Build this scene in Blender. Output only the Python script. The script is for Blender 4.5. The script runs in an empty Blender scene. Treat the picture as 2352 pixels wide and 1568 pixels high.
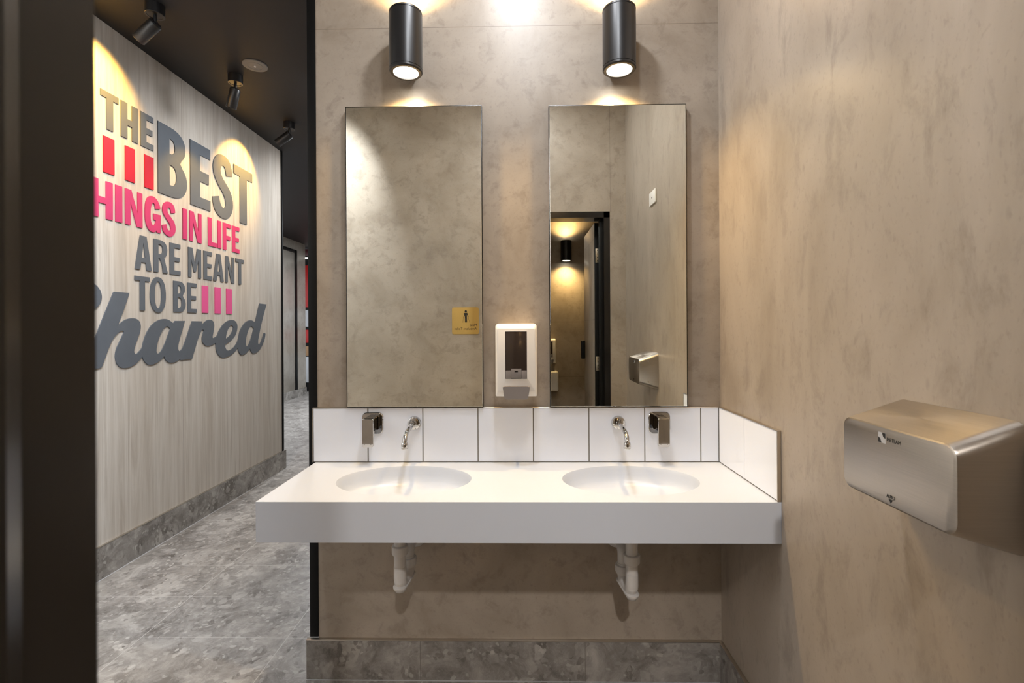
import bpy, bmesh, math, random
from mathutils import Vector, Matrix

# ------------------------------------------------------------------ camera, world, exposure, big lights
S = bpy.context.scene
COL = S.collection
PI = math.pi

cam_data = bpy.data.cameras.new('camera')
cam = bpy.data.objects.new('camera', cam_data)
COL.objects.link(cam)
cam.matrix_world = (Matrix.Translation((0.0, -1.7436, 1.2867)) @ Matrix.Rotation(0.0177, 4, 'Z')
                    @ Matrix.Rotation(PI / 2, 4, 'X') @ Matrix.Rotation(-0.0055, 4, 'Z'))
cam_data.sensor_width = 36.0
cam_data.lens = 16.760
cam_data.shift_y = -34.0 / 2352.0
cam_data.clip_start = 0.01
cam_data.dof.use_dof = True
cam_data.dof.focus_distance = 2.0
cam_data.dof.aperture_fstop = 9.0
S.camera = cam

S.view_settings.view_transform = 'Standard'
S.view_settings.look = 'None'
S.view_settings.exposure = 0.05
S.view_settings.gamma = 1.0
S.view_settings.use_curve_mapping = False

world = bpy.data.worlds.new('world')
S.world = world
world.use_nodes = True
world.node_tree.nodes['Background'].inputs[0].default_value = (0.86, 0.93, 1.0, 1)
world.node_tree.nodes['Background'].inputs[1].default_value = 1.5

CEIL = 2.89

def area_light(name, loc, size, watts, color=(1, 1, 1), rot=(0, 0, 0), spread=PI, shape='DISK'):
    d = bpy.data.lights.new(name, 'AREA')
    d.shape = shape; d.size = size; d.energy = watts; d.color = color; d.spread = spread
    o = bpy.data.objects.new(name, d); COL.objects.link(o)
    o.location = loc; o.rotation_euler = rot
    return o

def spot_light(name, loc, direction, watts, angle, blend, color, radius=0.02, parent=None):
    d = bpy.data.lights.new(name, 'SPOT')
    d.energy = watts; d.spot_size = angle; d.spot_blend = blend; d.color = color; d.shadow_soft_size = radius
    o = bpy.data.objects.new(name, d); COL.objects.link(o)
    o.location = loc
    o.rotation_euler = Vector(direction).to_track_quat('-Z', 'Y').to_euler()
    return o

# ceiling downlights: (name, location, lens diameter, watts, colour); fittings are built further down
DOWNLIGHTS = [
    ('mirror_downlight', (-0.01, -0.52, CEIL), 0.11, 11.5, (0.96, 0.99, 1.04)),
    ('lobby_downlight', (0.06, -1.06, CEIL), 0.11, 7.5, (0.96, 0.99, 1.04)),
    ('room_downlight', (0.22, -2.80, CEIL), 0.09, 4.0, (1.0, 0.96, 0.93)),
    ('hall_fill_light', (-1.45, 2.60, CEIL), 0.30, 6.0, (0.95, 0.98, 1.0)),
    ('hall_fill_light', (-1.20, 1.45, CEIL), 0.30, 7.5, (0.95, 0.98, 1.0)),
    ('hall_fill_light', (-1.36, 0.18, CEIL), 0.24, 7.5, (0.93, 0.97, 1.0)),
    ('hall_fill_light', (-1.36, -0.50, CEIL), 0.16, 13.0, (0.93, 0.97, 1.0)),
    ('hall_fill_light', (-0.92, -1.15, CEIL), 0.16, 34.0, (0.90, 0.97, 1.06)),
    ('passage_fill_light', (-2.35, 5.6, CEIL), 0.16, 150.0, (0.88, 0.94, 1.0)),  # added lamp, hidden behind the mirror wall, brightens the passage
]
for n_, l_, s_, w_, c_ in DOWNLIGHTS:
    # the hall lamps are unseen additions, tilted to brighten the timber wall
    hall = n_.startswith('hall'); room = n_.startswith('room')      # the one behind the doorway is tilted towards the opening
    area_light(n_ + '_beam', (l_[0], l_[1], l_[2] - (0.075 if hall else 0.050 if room else 0.012)), s_, w_, c_, rot=(math.radians(48 if room else 0), math.radians((34 if l_[1] > 0 else 46) if hall else 0), 0), spread=math.radians(118 if hall else 64 if room else 180))

# ------------------------------------------------------------------ helpers
def put(name, me, mat=None, parent=None, **props):
    o = bpy.data.objects.new(name, me)
    COL.objects.link(o)
    if mat is not None:
        if not me.materials: me.materials.append(mat)
    if parent is not None: o.parent = parent
    for k, v in props.items(): o[k] = v
    return o

def root(name, loc, label, category, group=None, rot=(0, 0, 0)):
    o = bpy.data.objects.new(name, None)
    COL.objects.link(o)
    o.empty_display_size = 0.05
    o.location = loc; o.rotation_euler = rot
    o['label'] = label; o['category'] = category
    if group: o['group'] = group
    return o

class MB:
    def __init__(self): self.bm = bmesh.new()
    def box(self, a, b, bevel=0.0, seg=2):
        x0, y0, z0 = [min(a[i], b[i]) for i in range(3)]
        x1, y1, z1 = [max(a[i], b[i]) for i in range(3)]
        r = bmesh.ops.create_cube(self.bm, size=1.0)
        vs = r['verts']
        for v in vs:
            v.co = Vector((x0 + (v.co.x + .5) * (x1 - x0), y0 + (v.co.y + .5) * (y1 - y0), z0 + (v.co.z + .5) * (z1 - z0)))
        if bevel > 0:
            es = list({e for v in vs for e in v.link_edges})
            bmesh.ops.bevel(self.bm, geom=es, offset=bevel, offset_type='OFFSET', segments=seg, profile=0.5, affect='EDGES')
        return self
    def loft(self, rings, cap0=True, cap1=True, closed=True):
        R = [[self.bm.verts.new(p) for p in ring] for ring in rings]
        n = len(R[0])
        for a, b in zip(R, R[1:]):
            for i in range(n if closed else n - 1):
                j = (i + 1) % n
                self.bm.faces.new((a[i], a[j], b[j], b[i]))
        if cap0: self.bm.faces.new(list(reversed(R[0])))
        if cap1: self.bm.faces.new(R[-1])
        return self
    def lathe(self, prof, origin=(0, 0, 0), axis=(0, 0, 1), n=40, cap0=True, cap1=True):
        q = Vector(axis).normalized().to_track_quat('Z', 'Y').to_matrix()
        o = Vector(origin)
        rings = []
        for r, h in prof:
            rings.append([o + q @ Vector((r * math.cos(2 * PI * k / n), r * math.sin(2 * PI * k / n), h)) for k in range(n)])
        return self.loft(rings, cap0, cap1)
    def tube(self, pts, rad, n=20, caps=True):
        P = [Vector(p) for p in pts]
        rad = rad if isinstance(rad, (list, tuple)) else [rad] * len(P)
        T = []
        for i in range(len(P)):
            t = (P[min(i + 1, len(P) - 1)] - P[max(i - 1, 0)]).normalized()
            T.append(t)
        ref = Vector((1, 0, 0)) if abs(T[0].x) < 0.8 else Vector((0, 0, 1))
        u = (ref - ref.dot(T[0]) * T[0]).normalized()
        rings = []
        for p, t, r in zip(P, T, rad):
            u = (u - u.dot(t) * t).normalized()
            w = t.cross(u)
            rings.append([p + r * (math.cos(2 * PI * k / n) * u + math.sin(2 * PI * k / n) * w) for k in range(n)])
        return self.loft(rings, caps, caps)
    def prism(self, poly, mat4, depth):
        """poly in the local XY plane, extruded along local +Z by depth, placed by mat4 (convex or simply fillable outline)."""
        lo = [self.bm.verts.new(mat4 @ Vector((x, y, 0))) for x, y in poly]
        hi = [self.bm.verts.new(mat4 @ Vector((x, y, depth))) for x, y in poly]
        n = len(poly)
        for i in range(n):
            j = (i + 1) % n
            self.bm.faces.new((lo[i], lo[j], hi[j], hi[i]))
        self.bm.faces.new(list(reversed(lo)))
        self.bm.faces.new(hi)
        return self
    def done(self, name, mat=None, parent=None, smooth=True, angle=35, **props):
        bmesh.ops.recalc_face_normals(self.bm, faces=self.bm.faces[:])
        me = bpy.data.meshes.new(name)
        self.bm.to_mesh(me); self.bm.free()
        if smooth:
            for p in me.polygons: p.use_smooth = True
            me.set_sharp_from_angle(angle=math.radians(angle))
        return put(name, me, mat, parent, **props)

def round_rect(w, h, r, seg=5, cx=0.0, cy=0.0):
    """corner-rounded rectangle; r is one radius or four (tr, tl, bl, br)."""
    R = r if isinstance(r, (list, tuple)) else [r] * 4
    out = []
    for k, (sx, sy) in enumerate(((1, 1), (-1, 1), (-1, -1), (1, -1))):
        rr = max(R[k], 1e-5)
        for i in range(seg + 1):
            a = (k * 90 + 90 * i / seg) * PI / 180
            out.append((cx + sx * (w / 2 - rr) + rr * math.cos(a), cy + sy * (h / 2 - rr) + rr * math.sin(a)))
    return out

def frame_mat(origin, ex, ey):
    ex = Vector(ex).normalized(); ey = Vector(ey).normalized(); ez = ex.cross(ey)
    m = Matrix((ex, ey, ez)).transposed().to_4x4()
    m.translation = Vector(origin)
    return m

def curve_mesh(contours, depth):
    """2D contours (outer outlines and holes) -> filled, extruded mesh in local XY, from z=0 to z=depth."""
    cu = bpy.data.curves.new('tmp', 'CURVE')
    cu.dimensions = '2D'; cu.fill_mode = 'BOTH'; cu.extrude = depth / 2
    for c in contours:
        sp = cu.splines.new('POLY')
        sp.points.add(len(c) - 1)
        for p, (x, y) in zip(sp.points, c): p.co = (x, y, 0, 1)
        sp.use_cyclic_u = True
    ob = bpy.data.objects.new('tmp', cu)
    COL.objects.link(ob)
    dg = bpy.context.evaluated_depsgraph_get()
    me = bpy.data.meshes.new_from_object(ob.evaluated_get(dg))
    bpy.data.objects.remove(ob); bpy.data.curves.remove(cu)
    for v in me.vertices: v.co.z += depth / 2
    return me

def text_mesh(body, width=None, height=None, depth=0.0006, align='LEFT', bold=0.0):
    cu = bpy.data.curves.new('tmp', 'FONT')
    cu.body = body; cu.extrude = depth / 2; cu.offset = bold; cu.fill_mode = 'BOTH'
    ob = bpy.data.objects.new('tmp', cu)
    COL.objects.link(ob)
    dg = bpy.context.evaluated_depsgraph_get()
    me = bpy.data.meshes.new_from_object(ob.evaluated_get(dg))
    bpy.data.objects.remove(ob); bpy.data.curves.remove(cu)
    xs = [v.co.x for v in me.vertices]; ys = [v.co.y for v in me.vertices]
    sx = width / (max(xs) - min(xs)) if width else None
    sy = height / (max(ys) - min(ys)) if height else None
    sx = sx or sy; sy = sy or sx
    x0 = min(xs); y0 = min(ys)
    for v in me.vertices:
        v.co.x = (v.co.x - x0) * sx; v.co.y = (v.co.y - y0) * sy
        v.co.z = depth if v.co.z > 0 else 0.0
    return me

def merge(meshes):
    bm = bmesh.new()
    for m in meshes: bm.from_mesh(m)
    me = bpy.data.meshes.new('m'); bm.to_mesh(me); bm.free()
    for m in meshes: bpy.data.meshes.remove(m)
    return me

# ------------------------------------------------------------------ materials
def srgb(r, g, b):
    f = lambda c: (c / 12.92) if c <= 0.04045 else ((c + 0.055) / 1.055) ** 2.4
    return (f(r / 255), f(g / 255), f(b / 255), 1.0)

class NT:
    def __init__(self, name):
        self.m = bpy.data.materials.new(name)
        self.m.use_nodes = True
        self.t = self.m.node_tree
        self.b = self.t.nodes['Principled BSDF']
    def n(self, typ, **kw):
        o = self.t.nodes.new(typ)
        for k, v in kw.items(): setattr(o, k, v)
        return o
    def link(self, a, b): self.t.links.new(a, b)
    def val(self, sock, v):
        if hasattr(v, 'links') or hasattr(v, 'is_linked'): self.link(v, sock)
        else: sock.default_value = v
    def coord(self, scale=(1, 1, 1), loc=(0, 0, 0)):
        if not hasattr(self, 'tc'): self.tc = self.n('ShaderNodeTexCoord')
        mp = self.n('ShaderNodeMapping')
        mp.inputs['Scale'].default_value = scale; mp.inputs['Location'].default_value = loc
        self.link(self.tc.outputs['Object'], mp.inputs['Vector'])
        return mp.outputs[0]
    def noise(self, scale, detail=6, rough=0.6, vec=None, dist=0.0):
        o = self.n('ShaderNodeTexNoise')
        o.inputs['Scale'].default_value = scale; o.inputs['Detail'].default_value = detail
        o.inputs['Roughness'].default_value = rough; o.inputs['Distortion'].default_value = dist
        self.link(vec if vec is not None else self.coord(), o.inputs['Vector'])
        return o.outputs['Fac']
    def ramp(self, fac, stops):
        o = self.n('ShaderNodeValToRGB')
        e = o.color_ramp.elements
        while len(e) < len(stops): e.new(0.5)
        for el, (p, c) in zip(e, stops):
            el.position = p; el.color = c if len(c) == 4 else (*c, 1)
        self.link(fac, o.inputs[0])
        return o.outputs[0]
    def mix(self, fac, a, b, mode='MIX'):
        o = self.n('ShaderNodeMix', data_type='RGBA', blend_type=mode)
        self.val(o.inputs[0], fac); self.val(o.inputs[6], a); self.val(o.inputs[7], b)
        return o.outputs[2]
    def math(self, op, a, b=0.0, c=0.0):
        o = self.n('ShaderNodeMath', operation=op)
        self.val(o.inputs[0], a); self.val(o.inputs[1], b); self.val(o.inputs[2], c)
        return o.outputs[0]
    def sep(self, vec):
        o = self.n('ShaderNodeSeparateXYZ'); self.link(vec, o.inputs[0]); return o.outputs
    def bump(self, h, strength=0.1, dist=0.002):
        o = self.n('ShaderNodeBump'); o.inputs['Strength'].default_value = strength; o.inputs['Distance'].default_value = dist
        self.link(h, o.inputs['Height']); self.link(o.outputs[0], self.b.inputs['Normal'])
    def set(self, **kw):
        for k, v in kw.items():
            self.val(self.b.inputs[k.replace('_', ' ')], v)
        return self

def plain(name, color, rough=0.5, metal=0.0, spec=0.5, var=0.04, **kw):
    """a plain paint, plastic or metal with a faint procedural unevenness."""
    t = NT(name)
    f = t.noise(9.0, 4)
    lo = tuple(max(0, c * (1 - var)) for c in color[:3]); hi = tuple(min(1, c * (1 + var)) for c in color[:3])
    t.set(Base_Color=t.ramp(f, [(0.3, lo), (0.7, hi)]), Roughness=rough, Metallic=metal)
    t.b.inputs['Specular IOR Level'].default_value = spec
    for k, v in kw.items(): t.val(t.b.inputs[k.replace('_', ' ')], v)
    return t.m

def concrete(name, seams_z=(), seam_x=None, streak=False, tint=(1, 1, 1), step=None, rough=0.36):
    t = NT(name)
    st = (1, 1, 0.42) if streak else (1, 1, 1)
    warp = t.noise(3.2, 9, 0.62, t.coord(st), 0.6)
    def c(r, g, b):
        k = srgb(r, g, b); return tuple(k[i] * tint[i] for i in range(3))
    base = t.ramp(warp, [(0.26, c(144, 131, 116)), (0.46, c(163, 151, 137)), (0.62, c(172, 160, 146)), (0.82, c(186, 174, 160))])
    mid = t.noise(15.0, 8, 0.7, t.coord(st, (3, 1, 5)), 0.4)
    base = t.mix(t.ramp(mid, [(0.34, (0.55,) * 3), (0.48, (0,) * 3)]), base, (*c(134, 122, 110), 1))
    fine = t.noise(120.0, 3, 0.5, t.coord((1, 1, 0.6) if streak else (1, 1, 1)))
    base = t.mix(t.ramp(fine, [(0.28, (0.22,) * 3), (0.42, (0,) * 3)]), base, (*c(118, 106, 94), 1))
    spec = t.n('ShaderNodeTexVoronoi'); spec.inputs['Scale'].default_value = 17.0
    t.link(t.coord(st, (0.3, 0.2, 0.7)), spec.inputs['Vector'])
    base = t.mix(t.ramp(spec.outputs['Distance'], [(0.03, (0.22,) * 3), (0.10, (0,) * 3)]), base, (*c(102, 90, 80), 1))
    xyz = t.sep(t.coord())
    marks = []
    for z in seams_z: marks.append(t.math('COMPARE', xyz[2], z, 0.0012))
    if seam_x: marks.append(t.math('MULTIPLY', t.math('COMPARE', xyz[0], seam_x[0], 0.0010), t.math('GREATER_THAN', xyz[2], seam_x[1])))
    if step:
        f = t.math('FRACT', t.math('DIVIDE', t.math('SUBTRACT', xyz[2], step[1]), step[0]))
        marks.append(t.math('COMPARE', f, 0.5, 0.0018 / step[0]))
    for m in marks:
        base = t.mix(t.math('MULTIPLY', m, 0.55), base, (*c(95, 84, 74), 1))
    t.set(Base_Color=base, Roughness=t.math('ADD', t.math('MULTIPLY', mid, 0.10), rough - 0.05))
    t.b.inputs['Specular IOR Level'].default_value = 0.45
    t.bump(fine, 0.03, 0.0006)
    return t.m

def stone(name, grid=True):
    """grey breccia porcelain: fragments of many sizes in a cloudy matrix, pale thin joints on a 600 x 300 grid."""
    t = NT(name)
    v = t.coord((1, 1, 1))
    w = t.n('ShaderNodeTexNoise'); w.inputs['Scale'].default_value = 7.0; w.inputs['Detail'].default_value = 5
    t.link(v, w.inputs['Vector'])
    warp = t.n('ShaderNodeMix', data_type='VECTOR'); warp.inputs[0].default_value = 0.10
    t.link(v, warp.inputs[4]); t.link(w.outputs['Color'], warp.inputs[5])
    wv = warp.outputs[1]
    cloud = t.noise(6.0, 9, 0.68, v, 0.8)
    base = t.ramp(cloud, [(0.28, srgb(84, 79, 74)), (0.5, srgb(140, 135, 130)), (0.70, srgb(178, 173, 167))])
    blot = t.ramp(t.noise(9.0, 4, 0.6, v), [(0.38, (0.25,) * 3), (0.6, (1,) * 3)])
    for sc, thr, dark, light, amt in ((8.0, 0.74, (84, 77, 71), (186, 181, 174), 0.75), (24.0, 0.58, (74, 67, 61), (186, 181, 175), 0.75), (62.0, 0.55, (84, 78, 72), (196, 192, 186), 0.65)):
        vo = t.n('ShaderNodeTexVoronoi'); vo.inputs['Scale'].default_value = sc; vo.inputs['Randomness'].default_value = 1.0
        t.link(wv, vo.inputs['Vector'])
        s = t.n('ShaderNodeSeparateColor'); t.link(vo.outputs['Color'], s.inputs[0])
        on = t.math('GREATER_THAN', s.outputs[0], thr)
        edge = t.ramp(vo.outputs['Distance'], [(0.50, (1,) * 3), (0.62, (0,) * 3)])
        col = t.mix(s.outputs[1], srgb(*dark), srgb(*light))
        base = t.mix(t.math('MULTIPLY', t.math('MULTIPLY', on, edge), t.math('MULTIPLY', blot, amt)), base, col)
    vein = t.noise(14.0, 8, 0.75, wv, 1.4)
    base = t.mix(t.ramp(vein, [(0.485, (0,) * 3), (0.5, (0.26,) * 3), (0.515, (0,) * 3)]), base, srgb(196, 192, 187))
    rough = 0.38
    if grid:
        xyz = t.sep(t.coord())
        fx = t.math('FRACT', t.math('ADD', t.math('DIVIDE', t.math('SUBTRACT', xyz[0], -0.976), 0.612), 100.5))
        fy = t.math('FRACT', t.math('ADD', t.math('DIVIDE', t.math('SUBTRACT', xyz[1], 0.219), 0.298), 100.5))
        g = t.math('MAXIMUM', t.math('COMPARE', fx, 0.5, 0.0017 / 0.612), t.math('COMPARE', fy, 0.5, 0.0013 / 0.298))
        base = t.mix(t.math('MULTIPLY', g, 0.8), base, srgb(186, 182, 177))
    t.set(Base_Color=base, Roughness=rough)
    t.b.inputs['Specular IOR Level'].default_value = 0.4
    return t.m

def wood(name):
    t = NT(name)
    v0 = t.sep(t.coord())
    plank = t.math('FLOOR', t.math('DIVIDE', v0[1], 0.145))
    wn = t.n('ShaderNodeTexWhiteNoise', noise_dimensions='1D'); t.link(plank, wn.inputs['W'])
    off = t.n('ShaderNodeCombineXYZ'); t.link(t.math('MULTIPLY', wn.outputs[0], 40.0), off.inputs[0]); t.link(t.math('MULTIPLY', wn.outputs[0], 17.0), off.inputs[2])
    add = t.n('ShaderNodeVectorMath', operation='ADD'); t.link(t.coord((1, 9.0, 0.55)), add.inputs[0]); t.link(off.outputs[0], add.inputs[1])
    add2 = t.n('ShaderNodeVectorMath', operation='ADD'); t.link(t.coord((1, 38.0, 1.1)), add2.inputs[0]); t.link(off.outputs[0], add2.inputs[1])
    g1 = t.noise(1.6, 7, 0.62, add.outputs[0], 1.2)
    g2 = t.noise(1.5, 5, 0.6, add2.outputs[0], 0.3)
    base = t.ramp(g1, [(0.28, srgb(170, 161, 151)), (0.46, srgb(197, 190, 181)), (0.58, srgb(207, 201, 193)), (0.76, srgb(188, 180, 170))])
    base = t.mix(t.ramp(g2, [(0.34, (0.36,) * 3), (0.58, (0,) * 3)]), base, srgb(160, 148, 134))
    base = t.mix(t.math('MULTIPLY', wn.outputs[0], 0.34), base, srgb(170, 157, 142))
    joint = t.math('COMPARE', v0[1], 1.281, 0.0012)
    base = t.mix(t.math('MULTIPLY', joint, 0.6), base, srgb(90, 78, 66))
    t.set(Base_Color=base, Roughness=0.48)
    t.b.inputs['Specular IOR Level'].default_value = 0.35
    return t.m

def brushed(name, color, rough=0.3, scale=(4, 4, 260)):
    t = NT(name)
    g = t.noise(3.0, 4, 0.6, t.coord(scale))
    t.set(Base_Color=t.ramp(g, [(0.3, tuple(c * 0.9 for c in color[:3])), (0.7, color[:3])]), Metallic=1.0,
          Roughness=t.math('ADD', t.math('MULTIPLY', g, 0.16), rough - 0.08))
    t.b.inputs['Anisotropic'].default_value = 0.4
    return t.m

def emit(name, color, strength):
    t = NT(name)
    t.b.inputs['Base Color'].default_value = (0.8, 0.8, 0.8, 1)
    t.b.inputs['Emission Color'].default_value = color
    f = t.noise(4.0, 2)
    t.val(t.b.inputs['Emission Strength'], t.math('ADD', t.math('MULTIPLY', f, strength * 0.1), strength * 0.95))
    return t.m

M = {}
M['wall_back'] = concrete('concrete_back', seams_z=(2.385,))
M['wall_right'] = concrete('concrete_right', streak=True, rough=0.34)
M['wall_front'] = concrete('concrete_front', seam_x=(0.619, 2.07))
M['wall_rear'] = concrete('concrete_rear', step=(0.58, 1.334 + 0.29 - 5.8))
M['wall_hall'] = concrete('concrete_hall', tint=(0.86, 0.92, 0.98))
M['stone'] = stone('breccia_floor')
M['stone_skirt'] = stone('breccia_skirting', grid=False)
M['wood'] = wood('pale_oak_laminate')
M['black_paint'] = plain('black_satin_paint', srgb(15, 15, 15), 0.5, spec=0.2)
M['black_frame'] = plain('black_frame_paint', srgb(22, 20, 19), 0.20, spec=0.5)
M['highlight_grey'] = plain('highlight_grey', srgb(138, 133, 128), 0.30)  # pale tone standing in for light reflected by the door frame
M['black_ceiling'] = plain('black_ceiling_paint', srgb(38, 37, 38), 0.55, spec=0.3)
M['pale_ceiling'] = plain('pale_ceiling_paint', srgb(120, 118, 115), 0.7, spec=0.2)
M['black_metal'] = plain('black_lamp_metal', srgb(26, 25, 26), 0.34, spec=0.7)
M['white_solid'] = plain('white_solid_surface', srgb(205, 210, 219), 0.33, var=0.006)
M['white_tile'] = plain('white_glazed_tile', srgb(238, 242, 251), 0.06, var=0.008)
M['grout'] = plain('grey_grout', srgb(120, 115, 108), 0.8)
M['alu'] = plain('aluminium_trim', srgb(205, 198, 188), 0.3, metal=1.0)
M['chrome'] = plain('chrome', srgb(200, 200, 200), 0.05, metal=1.0, var=0.01)
M['chrome_dark'] = plain('dark_slot', srgb(12, 12, 12), 0.4)
M['mirror'] = plain('mirror_silver', srgb(238, 240, 234), 0.0, metal=1.0, var=0.004)
M['mirror_edge'] = plain('mirror_edge', srgb(24, 22, 20), 0.25)
M['steel'] = brushed('brushed_steel', srgb(186, 178, 168), 0.33)
M['white_plastic'] = plain('white_plastic', srgb(236, 232, 226), 0.32, var=0.006)
M['grey_plastic'] = plain('grey_plastic', srgb(140, 133, 130), 0.42)
M['smoke_plastic'] = plain('smoked_plastic', srgb(62, 52, 46), 0.12)
M['pipe_plastic'] = plain('pipe_plastic', srgb(214, 211, 208), 0.36)
M['letter_grey'] = plain('letter_grey', srgb(94, 99, 106), 0.55, spec=0.25)
M['letter_pink'] = plain('letter_pink', srgb(190, 62, 108), 0.5, spec=0.25)
M['letter_rose'] = plain('letter_rose', srgb(214, 88, 142), 0.5, spec=0.25)
M['letter_pink_amberlit'] = plain('letter_pink_amberlit', srgb(182, 32, 52), 0.5, spec=0.25)  # pink bars with the amber spotlights' reddening put into the colour
M['gold'] = brushed('gold_sign', srgb(226, 190, 116), 0.42, (200, 4, 4))
M['ink'] = plain('black_ink', srgb(20, 18, 16), 0.5)
M['hinge_steel'] = brushed('hinge_steel', srgb(214, 205, 188), 0.35)
M['lens_warm'] = emit('lamp_lens', (1.0, 0.93, 0.80, 1), 14.0)
M['lens_amber'] = emit('spot_lens', (1.0, 0.74, 0.36, 1), 18.0)
M['lens_cool'] = emit('downlight_lens', (0.95, 0.97, 1.0, 1), 10.0)
M['strip_glow'] = emit('strip_glow', (1.0, 0.95, 0.85, 1), 2.5)
M['red'] = plain('red_panel', srgb(168, 16, 14), 0.35)
M['red_dark'] = plain('dark_red_panel', srgb(70, 8, 10), 0.35)
M['brown'] = plain('timber_panel', srgb(152, 118, 84), 0.5)
M['pale_grey'] = plain('pale_grey_panel', srgb(180, 181, 184), 0.45)
M['speaker_grey'] = plain('ceiling_disc_grey', srgb(118, 117, 116), 0.5)

# ------------------------------------------------------------------ the setting
def struct(name, boxes, mat, parent=None, bevel=0.0):
    b = MB()
    for a, c in boxes: b.box(a, c, bevel)
    return b.done(name, mat, parent, smooth=bevel > 0, **({} if parent else {'kind': 'structure'}))

XR = 0.7237          # right wall face
YF = -1.573          # face of the wall with the doorway, opposite the mirrors
XW = -2.17           # face of the timber wall across the hall

struct('floor', [((-6.0, -4.2, -0.08), (2.2, 10.6, 0.0))], M['stone'])
struct('ceiling', [((-6.0, -4.2, CEIL), (-0.78, 10.6, CEIL + 0.08)), ((-0.78, 0.11, CEIL), (2.2, 10.6, CEIL + 0.08))], M['black_ceiling'])
struct('ceiling_lobby', [((-0.78, -4.2, CEIL), (2.2, 0.11, CEIL + 0.08))], M['pale_ceiling'])
struct('wall_back', [((-0.749, 0.0, 0.0), (XR + 0.12, 0.106, CEIL))], M['wall_back'])
struct('wall_right', [((XR, YF - 0.1, 0.0), (XR + 0.12, 0.0, CEIL))], M['wall_right'])
struct('wall_front', [((-1.40, YF - 0.1, 0.0), (-0.196, YF, CEIL)), ((0.614, YF - 0.1, 0.0), (XR, YF, CEIL)),
                      ((XR, YF - 0.1, 0.0), (1.55, YF - 0.12, CEIL)), ((-0.196, YF - 0.1, 2.07), (0.614, YF, CEIL))], M['wall_front'])
struct('wall_rear', [((-1.0, -3.47, 0.0), (1.55, -3.35, CEIL))], M['wall_rear'])
struct('wall_rear_right', [((1.45, -3.35, 0.0), (1.55, YF - 0.12, CEIL))], M['wall_rear'])
struct('wall_rear_left', [((-1.0, -3.35, 0.0), (-0.9, YF - 0.1, CEIL))], M['wall_rear'])
struct('wall_left', [((XW - 0.14, -4.1, 0.0), (XW, 2.545, CEIL))], M['wood'])
struct('wall_hall_end', [((-4.35, 4.8, 0.0), (-4.15, 7.39, CEIL))], M['wall_hall'])
struct('wall_far', [((-6.0, 10.3, 0.0), (2.2, 10.42, CEIL))], M['wall_hall'])
struct('wall_hall_right', [((-0.70, 0.106, 0.0), (-0.62, 10.3, CEIL))], M['wall_hall'])

# black end cap of the mirror wall, thin bright nosing on its hall side
struct('trim_1', [((-0.781, -0.003, 0.15), (-0.749, 0.112, CEIL))], M['black_paint'], bevel=0.0015)
# black edge strip at the far end of the timber wall
struct('trim_2', [((XW - 0.142, 2.545, 0.0), (XW + 0.012, 2.562, CEIL))], M['black_paint'], bevel=0.001)

# stone skirtings with a slim aluminium cap
def skirting(name, a, b, cap_a, cap_b, joints):
    o = struct(name, [(a, b)], M['stone_skirt'])
    mb = MB().box(cap_a, cap_b, 0.0008)
    mb.done('cap_strip', M['alu'], o)
    if joints:
        g = MB()
        for p, q in joints: g.box(p, q)
        g.done('joint', M['grout'], o, smooth=False)
    return o
skirting('baseboard_back', (-0.790, -0.0125, 0.0), (XR - 0.0125, -0.0002, 0.143), (-0.791, -0.0135, 0.143), (XR - 0.0125, -0.0002, 0.1465),
         [((x - 0.001, -0.0128, 0.0), (x + 0.001, -0.012, 0.143)) for x in (-0.371, 0.228)])
skirting('baseboard_right', (XR - 0.0125, YF, 0.0), (XR - 0.0002, -0.0002, 0.143), (XR - 0.0135, YF, 0.143), (XR - 0.0002, -0.0002, 0.1465),
         [((XR - 0.0128, y - 0.001, 0.0), (XR - 0.012, y + 0.001, 0.143)) for y in (-0.03, -0.63, -1.23)])
skirting('baseboard_left', (XW + 0.0002, -4.1, 0.0), (XW + 0.0125, 2.60, 0.168), (XW + 0.0002, -4.1, 0.168), (XW + 0.0135, 2.60, 0.1715), [])
skirting('baseboard_hall', (-4.149, 7.02, 0.0), (-4.137, 7.40, 0.143), (-4.149, 7.02, 0.143), (-4.136, 7.40, 0.1465), [])

# floor joint lines along the skirtings (pale sealant)
struct('trim_3', [((XW + 0.0125, -4.1, 0.0), (XW + 0.017, 2.60, 0.0012)), ((-0.79, -0.0165, 0.0), (XR - 0.0125, -0.0125, 0.0012))], M['pale_grey'])

# the doorway the photograph is taken through: black steel frame, leaf standing open into the room behind
door = bpy.data.objects.new('door_1', None); COL.objects.link(door); door['kind'] = 'structure'
door['label'] = 'black framed doorway opposite the mirrors with its leaf standing open'; door['category'] = 'door'
door.location = (0.21, YF, 0)
fr = MB()
def jamb_profile(x, s):
    # outline in XY of one jamb, s = +1 for the left jamb (opening on its +X side)
    return [(x, YF), (x, YF - 0.0245), (x + s * 0.0030, YF - 0.0315), (x + s * 0.0030, YF - 0.125), (x - s * 0.040, YF - 0.125), (x - s * 0.040, YF - 0.1),
            (x - s * 0.041, YF - 0.1), (x - s * 0.041, YF + 0.002), (x, YF + 0.002)]
dl = Vector(door.location)
def to_local(p): return (p[0] - dl.x, p[1] - dl.y)
fr.prism([to_local(q) for q in jamb_profile(-0.1561, 1)], Matrix.Translation((0, 0, 0)), 2.07)
fr.prism([to_local(q) for q in jamb_profile(0.574, -1)], Matrix.Translation((0, 0, 0)), 2.07)
fr.box((-0.195 - dl.x, 0.002, 2.03), (0.614 - dl.x, -0.125, 2.071))
fr.done('frame', M['black_frame'], door, smooth=True, angle=20)
sl = MB()
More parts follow.
